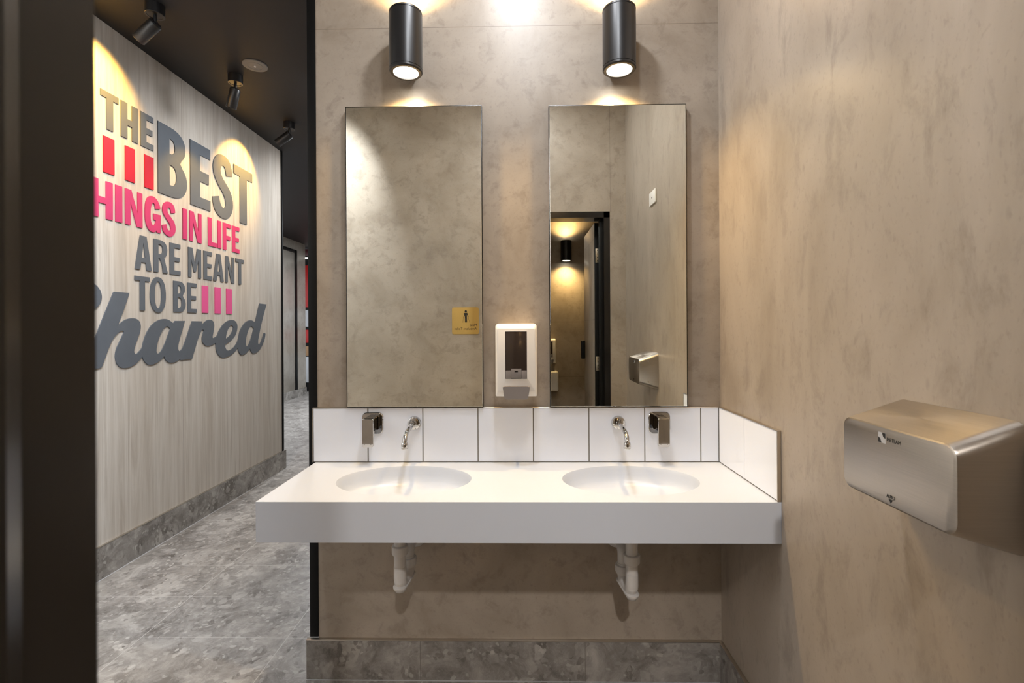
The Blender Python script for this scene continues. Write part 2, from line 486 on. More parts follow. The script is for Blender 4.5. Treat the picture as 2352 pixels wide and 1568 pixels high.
sl.prism([to_local(q) for q in ((-0.1560, YF - 0.0262), (-0.1534, YF - 0.0322), (-0.1545, YF - 0.0330), (-0.1570, YF - 0.0262))], Matrix.Translation((0, 0, 0.01)), 2.01)
sl.done('highlight_strip', M['highlight_grey'], door, smooth=False)  # painted highlight: pale strip in place of the jamb's reflection
# stop strip in the right jamb and the leaf
MB().box((0.549 - dl.x, -0.03, 0.0), (0.571 - dl.x, -0.07, 2.03), 0.001).done('stop_strip', M['black_paint'], door)
leaf = MB().box((0.532 - dl.x, -0.150, 0.01), (0.566 - dl.x, -0.700, 2.025), 0.002).done('leaf', M['wall_rear'], door)
MB().box((0.5305 - dl.x, -0.690, 1.02), (0.500 - dl.x, -0.655, 1.17), 0.004).done('handle', M['black_paint'], leaf)
MB().box((0.5315 - dl.x, -0.1505, 0.01), (0.5665 - dl.x, -0.138, 2.025), 0.001).done('edge_strip', M['black_paint'], leaf)
for zc in (1.79, 1.02, 0.25):
    h = MB().box((0.538 - dl.x, -0.1375, zc - 0.05), (0.568 - dl.x, -0.1345, zc + 0.05), 0.0008).done('hinge', M['hinge_steel'], leaf)
    k = MB()
    for dz in (-0.036, -0.012, 0.012, 0.036): k.lathe([(0.0032, 0), (0.0032, 0.0012)], (0.552 - dl.x, -0.1345, zc + dz), (0, 1, 0), 12)
    k.lathe([(0.006, -0.05), (0.006, 0.05)], (0.570 - dl.x, -0.137, zc), (0, 0, 1), 16)
    k.done('screw', M['chrome'], h)

# far side door down the hall: dark frame, grey leaf set in the wall
d2 = bpy.data.objects.new('door_2', None); COL.objects.link(d2); d2['kind'] = 'structure'
d2['label'] = 'grey door in a thin black frame at the far end of the hall'; d2['category'] = 'door'
d2.location = (-4.15, 5.9, 0)
MB().box((0.0005, -1.05, 0.0), (0.012, 1.03, 2.66), 0.001).done('leaf', M['wall_hall'], d2)
MB().box((0.0005, 1.03, 0.13), (0.020, 1.12, 2.72), 0.001).box((0.0005, -1.09, 2.66), (0.020, 1.03, 2.72), 0.001).done('frame', M['black_paint'], d2)
MB().box((0.012, -1.05, 0.0), (0.022, 1.11, 0.145), 0.001).done('kick_plate', M['stone_skirt'], d2)

# ------------------------------------------------------------------ ceiling lights
for i, (n_, l_, s_, w_, c_) in enumerate(DOWNLIGHTS):
    lab = ['round recessed downlight in the ceiling just in front of the mirror wall', 'round recessed downlight in the middle of the washroom ceiling',
           'round recessed downlight in the ceiling of the room behind the doorway', 'added unseen fill light in the hall ceiling at the far end of the timber wall', 'added unseen fill light in the hall ceiling behind the mirror wall',
           'added unseen fill light in the hall ceiling level with the mirror wall', 'added unseen fill light in the hall ceiling beside the washroom',
           'added unseen fill light in the ceiling just in front of the doorway wall', 'added unseen fill light in the black ceiling far down the hall'][i]
    r = root('recessed_downlight', l_, lab, 'ceiling light', 'recessed ceiling downlights')
    R = s_ / 2 + 0.018
    MB().lathe([(s_ / 2 + 0.001, 0.0), (s_ / 2 + 0.001, -0.006), (R - 0.003, -0.008), (R, -0.004), (R, 0.0)], cap0=False, cap1=False).done('trim_ring', M['white_plastic'], r)
    if n_.startswith('hall') or n_.startswith('room'):
        # the lamp sits in a small swivelling cup that leans towards what it lights
        q = Matrix.Rotation(math.radians(48), 3, 'X') if n_.startswith('room') else Matrix.Rotation(math.radians(34 if l_[1] > 0 else 46), 3, 'Y')
        ax = q @ Vector((0, 0, -1)); front = Vector((0, 0, -0.050 if n_.startswith('room') else -0.075))
        cup = MB().lathe([(s_ / 2 + .004, .004), (s_ / 2 + .008, .003), (s_ / 2 + .008, -.030), (s_ / 2 - .010, -.045)], front, ax, 40, cap0=False).done('cup', M['black_metal'], r)
        MB().lathe([(s_ / 2 + .002, -.008), (s_ / 2 + .002, -.004)], front, ax, 40).done('lens', M['lens_cool'], cup)
    else:
        MB().lathe([(s_ / 2, -0.001), (s_ / 2, -0.004)]).done('lens', M['lens_cool'], r)

# ------------------------------------------------------------------ vanity counter
CT, CB, CY0 = 0.794, 0.679, -0.405
counter = root('washbasin_counter', (-0.02, -0.2, CT), 'long white wall-hung counter with two sunken oval basins', 'counter')
c0 = Vector(counter.location)
XL, XRt = -0.7535, XR - 0.0005
basins = [(-0.378, -0.205), (0.349, -0.205)]
RX, RY = 0.217, 0.149
def counter_slab():
    NB = 72
    bm = bmesh.new()
    # top face with two oval holes, via 2D fill
    outer = [(XL, CY0), (XRt, CY0), (XRt, -0.0005), (XL, -0.0005)]
    holes = [[(bx + RX * math.cos(2 * PI * k / NB), by + RY * math.sin(2 * PI * k / NB)) for k in range(NB)] for bx, by in basins]
    me = curve_mesh([outer] + holes, 0.0)
    bm.from_mesh(me); bpy.data.meshes.remove(me)
    bmesh.ops.remove_doubles(bm, verts=bm.verts[:], dist=1e-6)
    # keep one layer only
    seen = set(); dele = []
    for f in bm.faces:
        k = tuple(sorted((round(v.co.x, 5), round(v.co.y, 5)) for v in f.verts))
        if k in seen: dele.append(f)
        seen.add(k)
    bmesh.ops.delete(bm, geom=dele, context='FACES')
    for v in bm.verts: v.co.z = CT
    # apron and underside
    o = [(XL, CY0), (XRt, CY0), (XRt, -0.0005), (XL, -0.0005)]
    hi = [bm.verts.new((x, y, CT)) for x, y in o]; lo = [bm.verts.new((x, y, CB)) for x, y in o]
    for i in range(4):
        j = (i + 1) % 4
        bm.faces.new((lo[i], lo[j], hi[j], hi[i]))
    bm.faces.new(list(reversed(lo)))
    bmesh.ops.remove_doubles(bm, verts=bm.verts[:], dist=1e-6)
    for v in bm.verts: v.co -= c0
    m = MB(); m.bm.free(); m.bm = bm
    return m
counter_slab().done('slab', M['white_solid'], counter, smooth=False)
for bx, by in basins:
    NB = 72
    prof = [(1.0, 0.0), (0.992, -0.004), (0.985, -0.012), (0.975, -0.030), (0.955, -0.048), (0.90, -0.060), (0.80, -0.0655), (0.5, -0.069), (0.12, -0.071)]
    rings = [[Vector((bx + RX * s * math.cos(2 * PI * k / NB), by + RY * s * math.sin(2 * PI * k / NB), CT + h)) - c0 for k in range(NB)] for s, h in prof]
    b = MB().loft(rings, False, True).done('basin', M['white_solid'], counter, angle=60)
    MB().lathe([(0.0, -0.0705), (0.022, -0.0705), (0.024, -0.0695), (0.024, -0.0715)], Vector((bx, by, CT)) - c0, n=32, cap0=False).done('drain', M['chrome'], b)

# ------------------------------------------------------------------ tile splashback
sb = root('tile_splashback', (-0.02, -0.006, CT), 'row of square white glazed tiles behind the taps, under the mirrors', 'splashback')
sr = root('tile_splashback', (XR - 0.005, -0.2, CT), 'short row of white glazed tiles against the wall with the hand dryer', 'splashback')
s0 = Vector(sb.location)
def lb(mb, a, b, o, bev=0.0, seg=1): return mb.box(Vector(a) - o, Vector(b) - o, bev, seg)
G = 0.0021
edges = [-0.7615] + [-0.559 + 0.2013 * k for k in range(7)] + [XR - 0.0105]
t = MB()
for a, b in zip(edges, edges[1:]):
    lb(t, (a + (G if a > -0.7 else 0.0025), -0.012, CT + 0.0035), (b - G * (1 if b < 0.7 else 0.5), -0.0006, 0.9905), s0, 0.0007)
t.done('tile_panel', M['white_tile'], sb, angle=30)
s1 = Vector(sr.location); t = MB()
re = [-0.4005, -0.2045, -0.0125]
for a, b in zip(re, re[1:]):
    lb(t, (XR - 0.0100, a + 0.001, CT + 0.0035), (XR - 0.0006, b - 0.001, 0.9905), s1, 0.0007)
t.done('tile_panel', M['white_tile'], sr, angle=30)
g = MB()
lb(g, (-0.7610, -0.0105, CT + 0.0003), (XR - 0.0004, -0.0004, 0.9900), s0)
g.done('grout', M['grout'], sb, smooth=False)
g = MB()
lb(g, (XR - 0.0085, -0.4000, CT + 0.0003), (XR - 0.0004, -0.0128, 0.9900), s1)
g.done('grout', M['grout'], sr, smooth=False)
e = MB()
lb(e, (-0.7635, -0.0128, 0.9905), (XR - 0.0105, -0.0004, 0.9935), s0, 0.0006)
lb(e, (-0.7635, -0.0128, CT), (-0.7615, -0.0004, 0.9905), s0, 0.0006)
e.done('edge_trim', M['alu'], sb)
e = MB()
lb(e, (XR - 0.0113, -0.4035, 0.9905), (XR - 0.0004, -0.0130, 0.9935), s1, 0.0006)
lb(e, (XR - 0.0113, -0.4045, CT + 0.0002), (XR - 0.0004, -0.4008, 0.9935), s1, 0.0006)
e.done('edge_trim', M['alu'], sr)

# ------------------------------------------------------------------ mirrors
def mirror(x0, x1, z0, z1, label):
    r = root('wall_mirror', ((x0 + x1) / 2, 0, z0), label, 'mirror', 'tall frameless mirrors over the counter')
    w = (x1 - x0) / 2; h = z1 - z0
    MB().box((-w, -0.0006, 0), (w, -0.0200, h), 0.0008).done('backing', M['mirror_edge'], r)
    m = MB().loft([[(-w + .0028, -0.0203, .0028), (w - .0028, -0.0203, .0028), (w - .0028, -0.0203, h - .0028), (-w + .0028, -0.0203, h - .0028)],
                   [(-w + .0034, -0.0208, .0034), (w - .0034, -0.0208, .0034), (w - .0034, -0.0208, h - .0034), (-w + .0034, -0.0208, h - .0034)]])
    m.done('glass', M['mirror'], r, smooth=False)
mirror(-0.6335, -0.1355, 0.9955, 2.0895, 'tall frameless mirror showing the small gold sign')
mirror(0.1055, 0.6000, 0.9955, 2.0845, 'tall frameless mirror showing the open doorway and hand dryer')

# ------------------------------------------------------------------ up and down wall lamps
def wall_lamp(x, zb, label, group, y=-0.092, yw=0.0, s=-1, H=0.212, R=0.0565):
    r = root('wall_lamp', (x, yw, zb), label, 'wall lamp', group)
    yc = y - yw
    prof = [(R - 0.013, 0.006), (R - 0.013, 0.0), (R - 0.004, 0.0), (R, 0.004), (R, 0.0095), (R - 0.0012, 0.010), (R - 0.0012, 0.0115), (R, 0.012),
            (R, H - 0.012), (R - 0.0012, H - 0.0115), (R - 0.0012, H - 0.010), (R, H - 0.0095), (R, H - 0.004), (R - 0.004, H), (R - 0.013, H), (R - 0.013, H - 0.006)]
    MB().lathe(prof, (0, yc, 0), n=56).done('body', M['black_metal'], r, angle=40)
    a = 0.0006 * s; b = yc - s * (R - 0.006)
    MB().box((-0.03, a, 0.05), (0.03, b, H - 0.05), 0.002).done('bracket', M['black_metal'], r)
    for z0, z1, d in ((0.0058, 0.0035, -1), (H - 0.0058, H - 0.0035, 1)):
        MB().lathe([(R - 0.0135, z0), (R - 0.0135, z1)], (0, yc, 0), n=48).done('lens', M['lens_warm'], r)
        spot_light('wall_lamp_beam', (x, yw + yc, zb + z1 + d * 0.006), (0, 0, d), 33.0, math.radians(140), 1.0, (1.0, 0.67, 0.28), 0.016)
wall_lamp(-0.393, 2.170, 'black cylinder wall lamp above the mirror with the gold sign', 'up and down wall lamps over the mirrors')
wall_lamp(0.346, 2.168, 'black cylinder wall lamp above the mirror showing the doorway', 'up and down wall lamps over the mirrors')
wall_lamp(0.478, 1.966, 'black cylinder wall lamp seen in the mirror through the open doorway', 'up and down wall lamps', y=-3.255, yw=-3.35, s=1)

# ------------------------------------------------------------------ soap dispensers
def soap_dispenser(label, loc, rz, group):
    r = root('soap_dispenser', loc, label, 'soap dispenser', group, (0, 0, rz))
    W, H = 0.1455, 0.2545
    def ring(w, h, rad, y, zc, seg=6): return [(px, y, zc + pz) for px, pz in round_rect(w, h, rad, seg)]
    body = MB()
    rings = [ring(W, H, [.010, .010, .005, .005], -0.0006, H / 2), ring(W, H, [.012, .012, .005, .005], -0.070, H / 2), ring(W - .0008, H - .0012, [.012, .012, .005, .005], -0.080, H / 2),
             ring(W - .006, H - .014, [.010, .010, .005, .005], -0.090, H / 2 - .001), ring(W - .013, H - .036, [.006, .006, .004, .004], -0.0965, H / 2 + .001), ring(W - .016, H - .040, [.005, .005, .004, .004], -0.0975, H / 2 + .001)]
    body.loft(rings).done('body', M['white_plastic'], r, angle=50)
    wx = 0.0372
    MB().box((-wx, -0.0972, 0.0635), (wx, -0.0985, 0.2270), 0.0004).done('tank', M['smoke_plastic'], r)
    fw = MB()
    for a, b in (((-wx - .0012, -.0972, .0623), (-wx, -.0997, .2282)), ((wx, -.0972, .0623), (wx + .0012, -.0997, .2282)),
                 ((-wx, -.0972, .0623), (wx, -.0997, .0635)), ((-wx, -.0972, .2270), (wx, -.0997, .2282))): fw.box(a, b)
    fw.done('window_frame', M['white_plastic'], r)
    nz = MB().box((-wx + .001, -.0985, .0645), (-.0185, -.0992, .0925), .0003).box((.0185, -.0985, .0645), (wx - .001, -.0992, .0925), .0003)
    nz.box((-.0178, -.0985, .067), (.0178, -.0989, .0985), .0002)
    nz.done('refill_holder', M['grey_plastic'], r)
    MB().box((-.006, -.0989, .0865), (.006, -.0991, .0915)).done('slot', M['chrome_dark'], r, smooth=False)
    bar = MB()
    def trap(y, k, wt, wb, z0, z1, rad):
        out = []
        for px, pz in round_rect(1, 1, [.10, .10, .13, .13], 6):
            tt = pz + .5
            out.append((px * (wb + (wt - wb) * tt) * k, y, z0 + (z1 - z0) * (0.5 + pz * k)))
        return out
    bar.loft([trap(-0.086, 1, .095, .080, -.0065, .0395, .01), trap(-0.108, 1, .095, .080, -.0065, .0395, .01), trap(-0.1105, .97, .095, .080, -.0065, .0395, .01)])
    bar.done('push_bar', M['grey_plastic'], r, angle=40)
    return r
soap_dispenser('white soap dispenser with dark window on the wall between the mirrors', (-0.0155, 0.0, 1.0430), 0.0, 'white soap dispensers')
soap_dispenser('white soap dispenser seen in the mirror on the wall beyond the doorway', (0.296, -3.35, 0.905), PI, 'white soap dispensers')
tb = root('towel_box', (0.20, -3.35, 0.617), 'white box dispenser below the soap dispenser beyond the doorway', 'paper dispenser')
MB().box((-0.19, 0.0006, 0.0), (0.19, 0.13, 0.205), 0.018, 4).done('body', M['white_plastic'], tb)
MB().box((-0.07, 0.1295, 0.03), (0.07, 0.1325, 0.034), 0.0006).done('paper_slot', M['chrome_dark'], tb)

# ------------------------------------------------------------------ taps
YT = -0.012
def mixer(x, label):
    r = root('basin_mixer', (x, YT, 0.8985), label, 'tap mixer', 'chrome lever mixers on the tiles')
    P = 0.0785
    pl = MB()
    def rr(w, h, rad, y, zc): return [(px, y, zc + pz) for px, pz in round_rect(w, h, rad, 7)]
    pl.loft([rr(P, P, .018, 0.0, P / 2), rr(P, P, .018, -.0045, P / 2), rr(P - .004, P - .004, .017, -.0072, P / 2)]).done('plate', M['chrome'], r, angle=30)
    core = MB().box((-.0150, -.0072, .0230), (.0150, -.052, .0600), .001).done('core', M['chrome_dark'], r)
    for k in range(3):
        y0 = -.0125 - k * 0.0135
        sl = MB()
        zt, zb = .0655, .0135 + k * 0.0050
        sl.loft([rr(.0405, zt - zb, .005, y0, (zt + zb) / 2), rr(.0405, zt - zb, .005, y0 - .0085, (zt + zb) / 2)])
        sl.done('rib', M['chrome'], r, angle=30)
    le = MB()
    hz0, hz1 = -.0345, .0645
    le.loft([rr(.0405, hz1 - hz0, [.004, .004, .008, .008], -.0535, (hz0 + hz1) / 2), rr(.0405, hz1 - hz0, [.004, .004, .008, .008], -.0605, (hz0 + hz1) / 2),
             rr(.0385, hz1 - hz0 - .002, [.003, .003, .007, .007], -.0618, (hz0 + hz1) / 2)])
    lev = le.done('lever', M['chrome'], r, angle=30)
    d = MB()
    for dx in (-.0115, .0115): d.lathe([(.0016, 0), (.0016, .0003)], (dx, -.0618, hz0 + .010), (0, -1, 0), 12)
    d.done('dot', M['grey_plastic'], lev)
mixer(-0.5405, 'chrome lever mixer under the mirror with the gold sign')
mixer(0.4985, 'chrome lever mixer under the mirror showing the doorway')

def spout(x, label):
    r = root('basin_spout', (x, YT, 0.9385), label, 'tap spout', 'curved chrome spouts over the basins')
    MB().lathe([(.0245, 0.0), (.0250, .002), (.0246, .009), (.0225, .014), (.0180, .0165), (.0105, .0175), (.0092, .0225)], (0, 0, 0), (0, -1, 0), 44).done('flange', M['chrome'], r, angle=35)
    pts = []
    ctrl = [(-.016, 0.0), (-.055, -.002), (-.088, -.004), (-.115, -.008), (-.132, -.015), (-.1425, -.024), (-.1475, -.033), (-.149, -.040)]
    for (a, b), (c, d_) in zip(ctrl, ctrl[1:]):
        for k in range(4): pts.append((0, a + (c - a) * k / 4, b + (d_ - b) * k / 4))
    pts.append((0, *ctrl[-1]))
    for _ in range(2):
        pts = [pts[0]] + [tuple((pts[i - 1][j] + 2 * pts[i][j] + pts[i + 1][j]) / 4 for j in range(3)) for i in range(1, len(pts) - 1)] + [pts[-1]]
    MB().tube(pts, .0078, 24).done('pipe', M['chrome'], r, angle=60)
    MB().lathe([(.0078, .006), (.0098, .0035), (.0116, -.001), (.0118, -.014), (.0108, -.016), (.0096, -.016), (.0096, -.0145)], (0, -.149, -.041), (0, -.02, 1), 32).done('aerator', M['chrome'], r, angle=35)
spout(-0.388, 'curved chrome spout over the basin under the gold sign mirror')
spout(0.351, 'curved chrome spout over the basin under the doorway mirror')

# ------------------------------------------------------------------ waste traps under the counter
def trap(label, dx, x, zbot, nut1, nut2):
    """P-trap: pipe down from the basin, U bend, riser set back and to one side, elbow into a wall flange."""
    r = root('waste_trap', (x, -0.19, zbot), label, 'waste pipe', 'white plastic waste traps under the counter')
    bx, by = dx, 0.085                     # riser offset
    Rp = 0.0195
    lo = Rp + 0.006
    MB().tube([(0, 0, lo + .01), (0, 0, .10), (0, 0, CB - zbot - 0.0005)], Rp, 28).done('tailpiece', M['pipe_plastic'], r, angle=40)
    L = math.hypot(bx, by); ux, uy = bx / L, by / L
    rc = .030; zl = Rp + .0012
    pts = [(0, 0, lo + .060)]
    for k in range(0, 9):
        a = (PI / 2) * k / 8
        q = rc - rc * math.cos(a); pts.append((ux * q, uy * q, zl + rc - rc * math.sin(a)))
    for k in range(0, 9):
        a = (PI / 2) * k / 8
        q = L - rc + rc * math.sin(a); pts.append((ux * q, uy * q, zl + rc - rc * math.cos(a)))
    pts.append((bx, by, nut2 - zbot + 0.012))
    MB().tube(pts, Rp + .0008, 28).done('bend', M['pipe_plastic'], r, angle=50)
    # moulded lip running round the foot of the bend
    def stadium(rr_, z):
        out = []
        for k in range(25):
            a = PI + PI * k / 24
            out.append((ux * rr_ * math.sin(a) * 0 + rr_ * math.cos(a) * uy + ux * rr_ * math.sin(a), -rr_ * math.cos(a) * ux + uy * rr_ * math.sin(a), z))
        for k in range(25):
            a = PI * k / 24
            out.append((bx + rr_ * math.cos(a) * uy + ux * rr_ * math.sin(a), by - rr_ * math.cos(a) * ux + uy * rr_ * math.sin(a), z))
        return out
    MB().loft([stadium(Rp * .35, .0), stadium(Rp * .80, .0045), stadium(Rp + .001, .0125), stadium(Rp + .0032, .0165), stadium(Rp + .0034, .0205), stadium(Rp + .0006, .0225)]).done('rim', M['pipe_plastic'], r, angle=40)
    zt = 0.528 - zbot
    up = [(bx, by, nut2 - zbot), (bx, by, zt - .03)]
    for k in range(1, 9):
        a = (PI / 2) * k / 8
        up.append((bx, by + .03 - .03 * math.cos(a), zt - .03 + .03 * math.sin(a)))
    up.append((bx, .188, zt))
    MB().tube(up, Rp - .0008, 28).done('outlet', M['pipe_plastic'], r, angle=50)
    def nut(cx, cy, z):
        n = 40
        rings = []
        for zz, rr_ in ((z - .026, Rp + .002), (z - .020, Rp + .0065), (z + .004, Rp + .0068), (z + .006, Rp + .0035)):
            rings.append([(cx + (rr_ + (.0006 if k % 2 else -.0006)) * math.cos(2 * PI * k / n), cy + (rr_ + (.0006 if k % 2 else -.0006)) * math.sin(2 * PI * k / n), zz) for k in range(n)])
        MB().loft(rings).done('nut', M['pipe_plastic'], r, angle=50)
    nut(0, 0, nut1 - zbot); nut(bx, by, nut2 - zbot)
    MB().lathe([(Rp + .001, .034), (Rp + .008, .030), (Rp + .024, .009), (Rp + .026, .0)], (bx, .1895, zt), (0, -1, 0), 36, cap0=False).done('flange', M['pipe_plastic'], r, angle=40)
trap('white plastic waste trap under the basin beneath the gold sign mirror', 0.008, -0.398, 0.420, 0.569, 0.491)
trap('white plastic waste trap under the basin beneath the doorway mirror', -0.010, 0.357, 0.399, 0.542, 0.467)

# ------------------------------------------------------------------ hand dryer on the right wall
DY0, DY1 = -0.811, -1.052
dryer = root('hand_dryer', (XR, (DY0 + DY1) / 2, 0.949), 'brushed steel hand dryer with sloping top on the right wall', 'hand dryer')
def dring(dx, y0, y1, z0, z1, rad, seg=5):
    cy, cz = (y0 + y1) / 2 - dryer.location.y, (z0 + z1) / 2 - dryer.location.z
    return [(-dx, cy + a, cz + b) for a, b in round_rect(y0 - y1, z1 - z0, rad, seg)]
sh = MB()
sh.loft([dring(0.0005, DY0, DY1, 0.949, 1.1455, 0.020), dring(0.097, DY0 + .0004, DY1 - .0004, 0.9785, 1.1135, 0.021), dring(0.1005, DY0 - .0008, DY1 + .0008, 0.9800, 1.1120, 0.0205), dring(0.102, DY0 - .0035, DY1 + .0035, 0.9825, 1.1095, 0.0185)])
sh.done('cover', M['steel'], dryer, angle=30)
for dz in (0.045, 0.155):
    MB().lathe([(.0045, 0), (.0045, .0012), (.003, .0016)], (-0.055, 0.1209, dz), (0, 1, 0), 16).done('screw', M['chrome'], dryer)
def on_dryer(me, y, z, name, mat):
    m4 = frame_mat((-0.1020, y - dryer.location.y, z - dryer.location.z), (0, -1, 0), (0, 0, 1))
    me.transform(m4)
    return put(name, me, mat, dryer)
logo = MB(); k = frame_mat((-0.1020, -0.9025 - dryer.location.y, 1.0835 - dryer.location.z), (0, -1, 0), (0, 0, 1))
logo.prism([(0, 0), (.017, 0), (.017, .0175), (0, .0175)], k, .0003)
logo.done('badge', M['pale_grey'], dryer, smooth=False)
lg = MB()
lg.prism([(.0092, .0174), (.0168, .0174), (.0168, .0082), (.0118, .0110)], k, .0006)
lg.prism([(.0002, .0092), (.0052, .0072), (.0078, .0002), (.0002, .0002)], k, .0006)
lg.done('badge_mark', M['ink'], dryer, smooth=False)
on_dryer(text_mesh('METLAM', width=.0295, height=.0062, depth=.0004), -.9225, 1.0890, 'lettering', M['ink'])
on_dryer(text_mesh('AUTO', width=.0182, height=.0058, depth=.0004), -.9207, .9935, 'lettering', M['ink'])
tri = MB().prism([(-.0048, .0062), (0, 0), (.0048, .0062)], frame_mat((-0.1020, -.9298 - dryer.location.y, .9862 - dryer.location.z), (0, -1, 0), (0, 0, 1)), .0004)
tri.done('arrow_mark', M['ink'], dryer, smooth=False)

# ------------------------------------------------------------------ switch plate on the right wall, only seen in the mirror
sw = root('switch_plate', (XR, -0.89, 1.944), 'small white switch plate high on the right wall, seen in the mirror', 'switch')
MB().box((-0.0005, -0.058, 0.0), (-0.0085, 0.058, 0.072), 0.002).done('plate', M['white_plastic'], sw)
MB().lathe([(.0042, 0), (.0042, .002), (.003, .0028)], (-0.0085, 0.0, 0.036), (-1, 0, 0), 20).done('button', M['grey_plastic'], sw)

# ------------------------------------------------------------------ gold sign on the wall opposite the mirrors
sg = root('toilet_sign', (-0.2855, YF, 1.2365), 'square gold toilet sign with a walking-sticks figure, seen in the mirror', 'sign')
SGW = 0.1845
k = frame_mat((0, 0.0005, 0), (-1, 0, 0), (0, 0, 1))      # x runs to the reader's right, z out of the wall
MB().prism([(a + SGW / 2, b + SGW / 2) for a, b in round_rect(SGW, SGW, .012, 6)], k, .0035).done('plate', M['gold'], sg, smooth=False)
kf = frame_mat((0, 0.0040, 0), (-1, 0, 0), (0, 0, 1))
def sgn(x, y): return (x * SGW, (1 - y) * SGW)
fig = MB()
cx_ = .485
fig.prism([(sgn(cx_, .150)[0] + .0082 * math.cos(2 * PI * i / 24), sgn(cx_, .150)[1] + .0082 * math.sin(2 * PI * i / 24)) for i in range(24)], kf, .0008)
for poly in ([(.425, .205), (.545, .205), (.520, .300), (.520, .560), (.492, .560), (.488, .400), (.478, .400), (.470, .560), (.440, .560), (.446, .300)],
             [(.428, .206), (.452, .214), (.408, .372), (.386, .360)], [(.540, .206), (.566, .212), (.548, .300), (.580, .368), (.556, .372), (.524, .302)],
             [(.398, .350), (.404, .350), (.348, .565), (.341, .565)], [(.566, .350), (.572, .350), (.602, .565), (.595, .565)]):
    fig.prism([sgn(*q) for q in poly], kf, .0008 + .0002 * len(poly) / 4 + .0001 * poly[0][0])
fig.done('pictogram', M['ink'], sg, smooth=False)
for body, wd, x, y, ht in (('Male', .255, .075, .705, None), ('Ambulant Toilet', .838, .075, .838, None)):
    me = text_mesh(body, width=wd * SGW, depth=.0006, bold=0.0)
    xy = sgn(x, y)
    me.transform(kf @ Matrix.Translation((xy[0], xy[1], 0)))
    put('lettering', me, M['ink'], sg)
br = MB()
random.seed(4)
for i in range(15):
    for a in range(2):
        for b in range(3):
            if random.random() < .5:
                q = sgn(.08 + i * .038 + a * .013, .875 + b * .014)
                o = kf @ Vector((q[0], q[1], 0))
                br.lathe([(.0009, 0), (.0006, .0006), (.0001, .0008)], o, (0, 1, 0), 8)
br.done('braille', M['gold'], sg)

# ------------------------------------------------------------------ hall ceiling: aimable spots and a round grille
def spotlight(x, y, axis, label, watts, ang):
    r = root('ceiling_spotlight', (x, y, CEIL), label, 'spotlight', 'black aimable spotlights on the hall ceiling')
    MB().lathe([(.0425, -0.0004), (.0425, -.050), (.0410, -.0515), (.0340, -.0515), (.0330, -.049)], n=44).done('canopy', M['black_metal'], r, angle=40)
    MB().tube([(0, 0, -.048), (0, 0, -.080), (-.004, 0, -.096)], .0085, 20).lathe([(.0125, -.010), (.0125, .010)], (-.004, .0, -.094), (0, 1, 0), 20).done('stem', M['black_metal'], r, angle=50)
    ax = Vector(axis).normalized()
    top = Vector((-.002, 0, -.094)) + ax * (-.012)
    hd = MB().lathe([(.024, 0), (.0300, .006), (.0305, .012), (.0305, .124), (.0290, .126), (.0270, .126), (.0265, .119)], top, ax, 44).done('head', M['black_metal'], r, angle=40)
    MB().lathe([(.0262, .117), (.0262, .1185)], top, ax, 32).done('lens', M['lens_amber'], hd)
    spot_light('spotlight_beam', r.location + top + ax * .128, ax, watts, math.radians(ang), 0.55, (1.0, 0.56, 0.10), 0.018)
spotlight(-1.805, 0.590, (-.72, .10, -.52), 'black ceiling spotlight aimed at the word THE', 44.0, 92)
spotlight(-1.800, 1.250, (-.30, .12, -.90), 'black ceiling spotlight hanging beside the round ceiling grille', 26.0, 76)
spotlight(-1.800, 1.955, (-.74, -.10, -.60), 'black ceiling spotlight near the dark far end of the timber wall', 40.0, 84)
gr = root('ceiling_speaker', (-1.611, 1.138, CEIL), 'round grey grille set flush in the black hall ceiling', 'ceiling speaker')
MB().lathe([(.070, -0.0004), (.070, -.004), (.066, -.006), (.0, -.0065)], n=48, cap1=False).done('disc', M['speaker_grey'], gr, angle=20)
MB().lathe([(.046, -.0062), (.045, -.0078), (.041, -.0078), (.040, -.0062)], n=44, cap0=False, cap1=False).done('ring', M['speaker_grey'], gr)
MB().lathe([(.006, -.006), (.006, -.010), (.004, -.012)], n=16).done('centre_pin', M['white_plastic'], gr)

# ------------------------------------------------------------------ raised lettering on the timber wall
XF = -2.1648
def place_letter(me, y, z, name, mat, label, cat, group):
    # local x -> +Y, local y -> +Z, local z -> +X
    me.transform(Matrix(((0, 0, 1, 0), (1, 0, 0, 0), (0, 1, 0, 0), (0, 0, 0, 1))))
    for p in me.polygons: p.use_smooth = True
    me.set_sharp_from_angle(angle=math.radians(28))
    o = put(name, me, mat)
    o.location = (XW + 0.0004, y, z)
    o['label'] = label; o['category'] = cat; o['group'] = group
    return o
DEP = XF - XW

def soften(poly, keep=42):
    n = len(poly); out = []
    for i in range(n):
        a, b, c = Vector(poly[i - 1]), Vector(poly[i]), Vector(poly[(i + 1) % n])
        d1, d2 = b - a, c - b
        ang = math.degrees(d1.angle(d2)) if d1.length > 1e-6 and d2.length > 1e-6 else 0
        if ang > keep: out.append(tuple(b))
        else: out.append(tuple(b - d1 * .25)); out.append(tuple(b + d2 * .25))
    return out

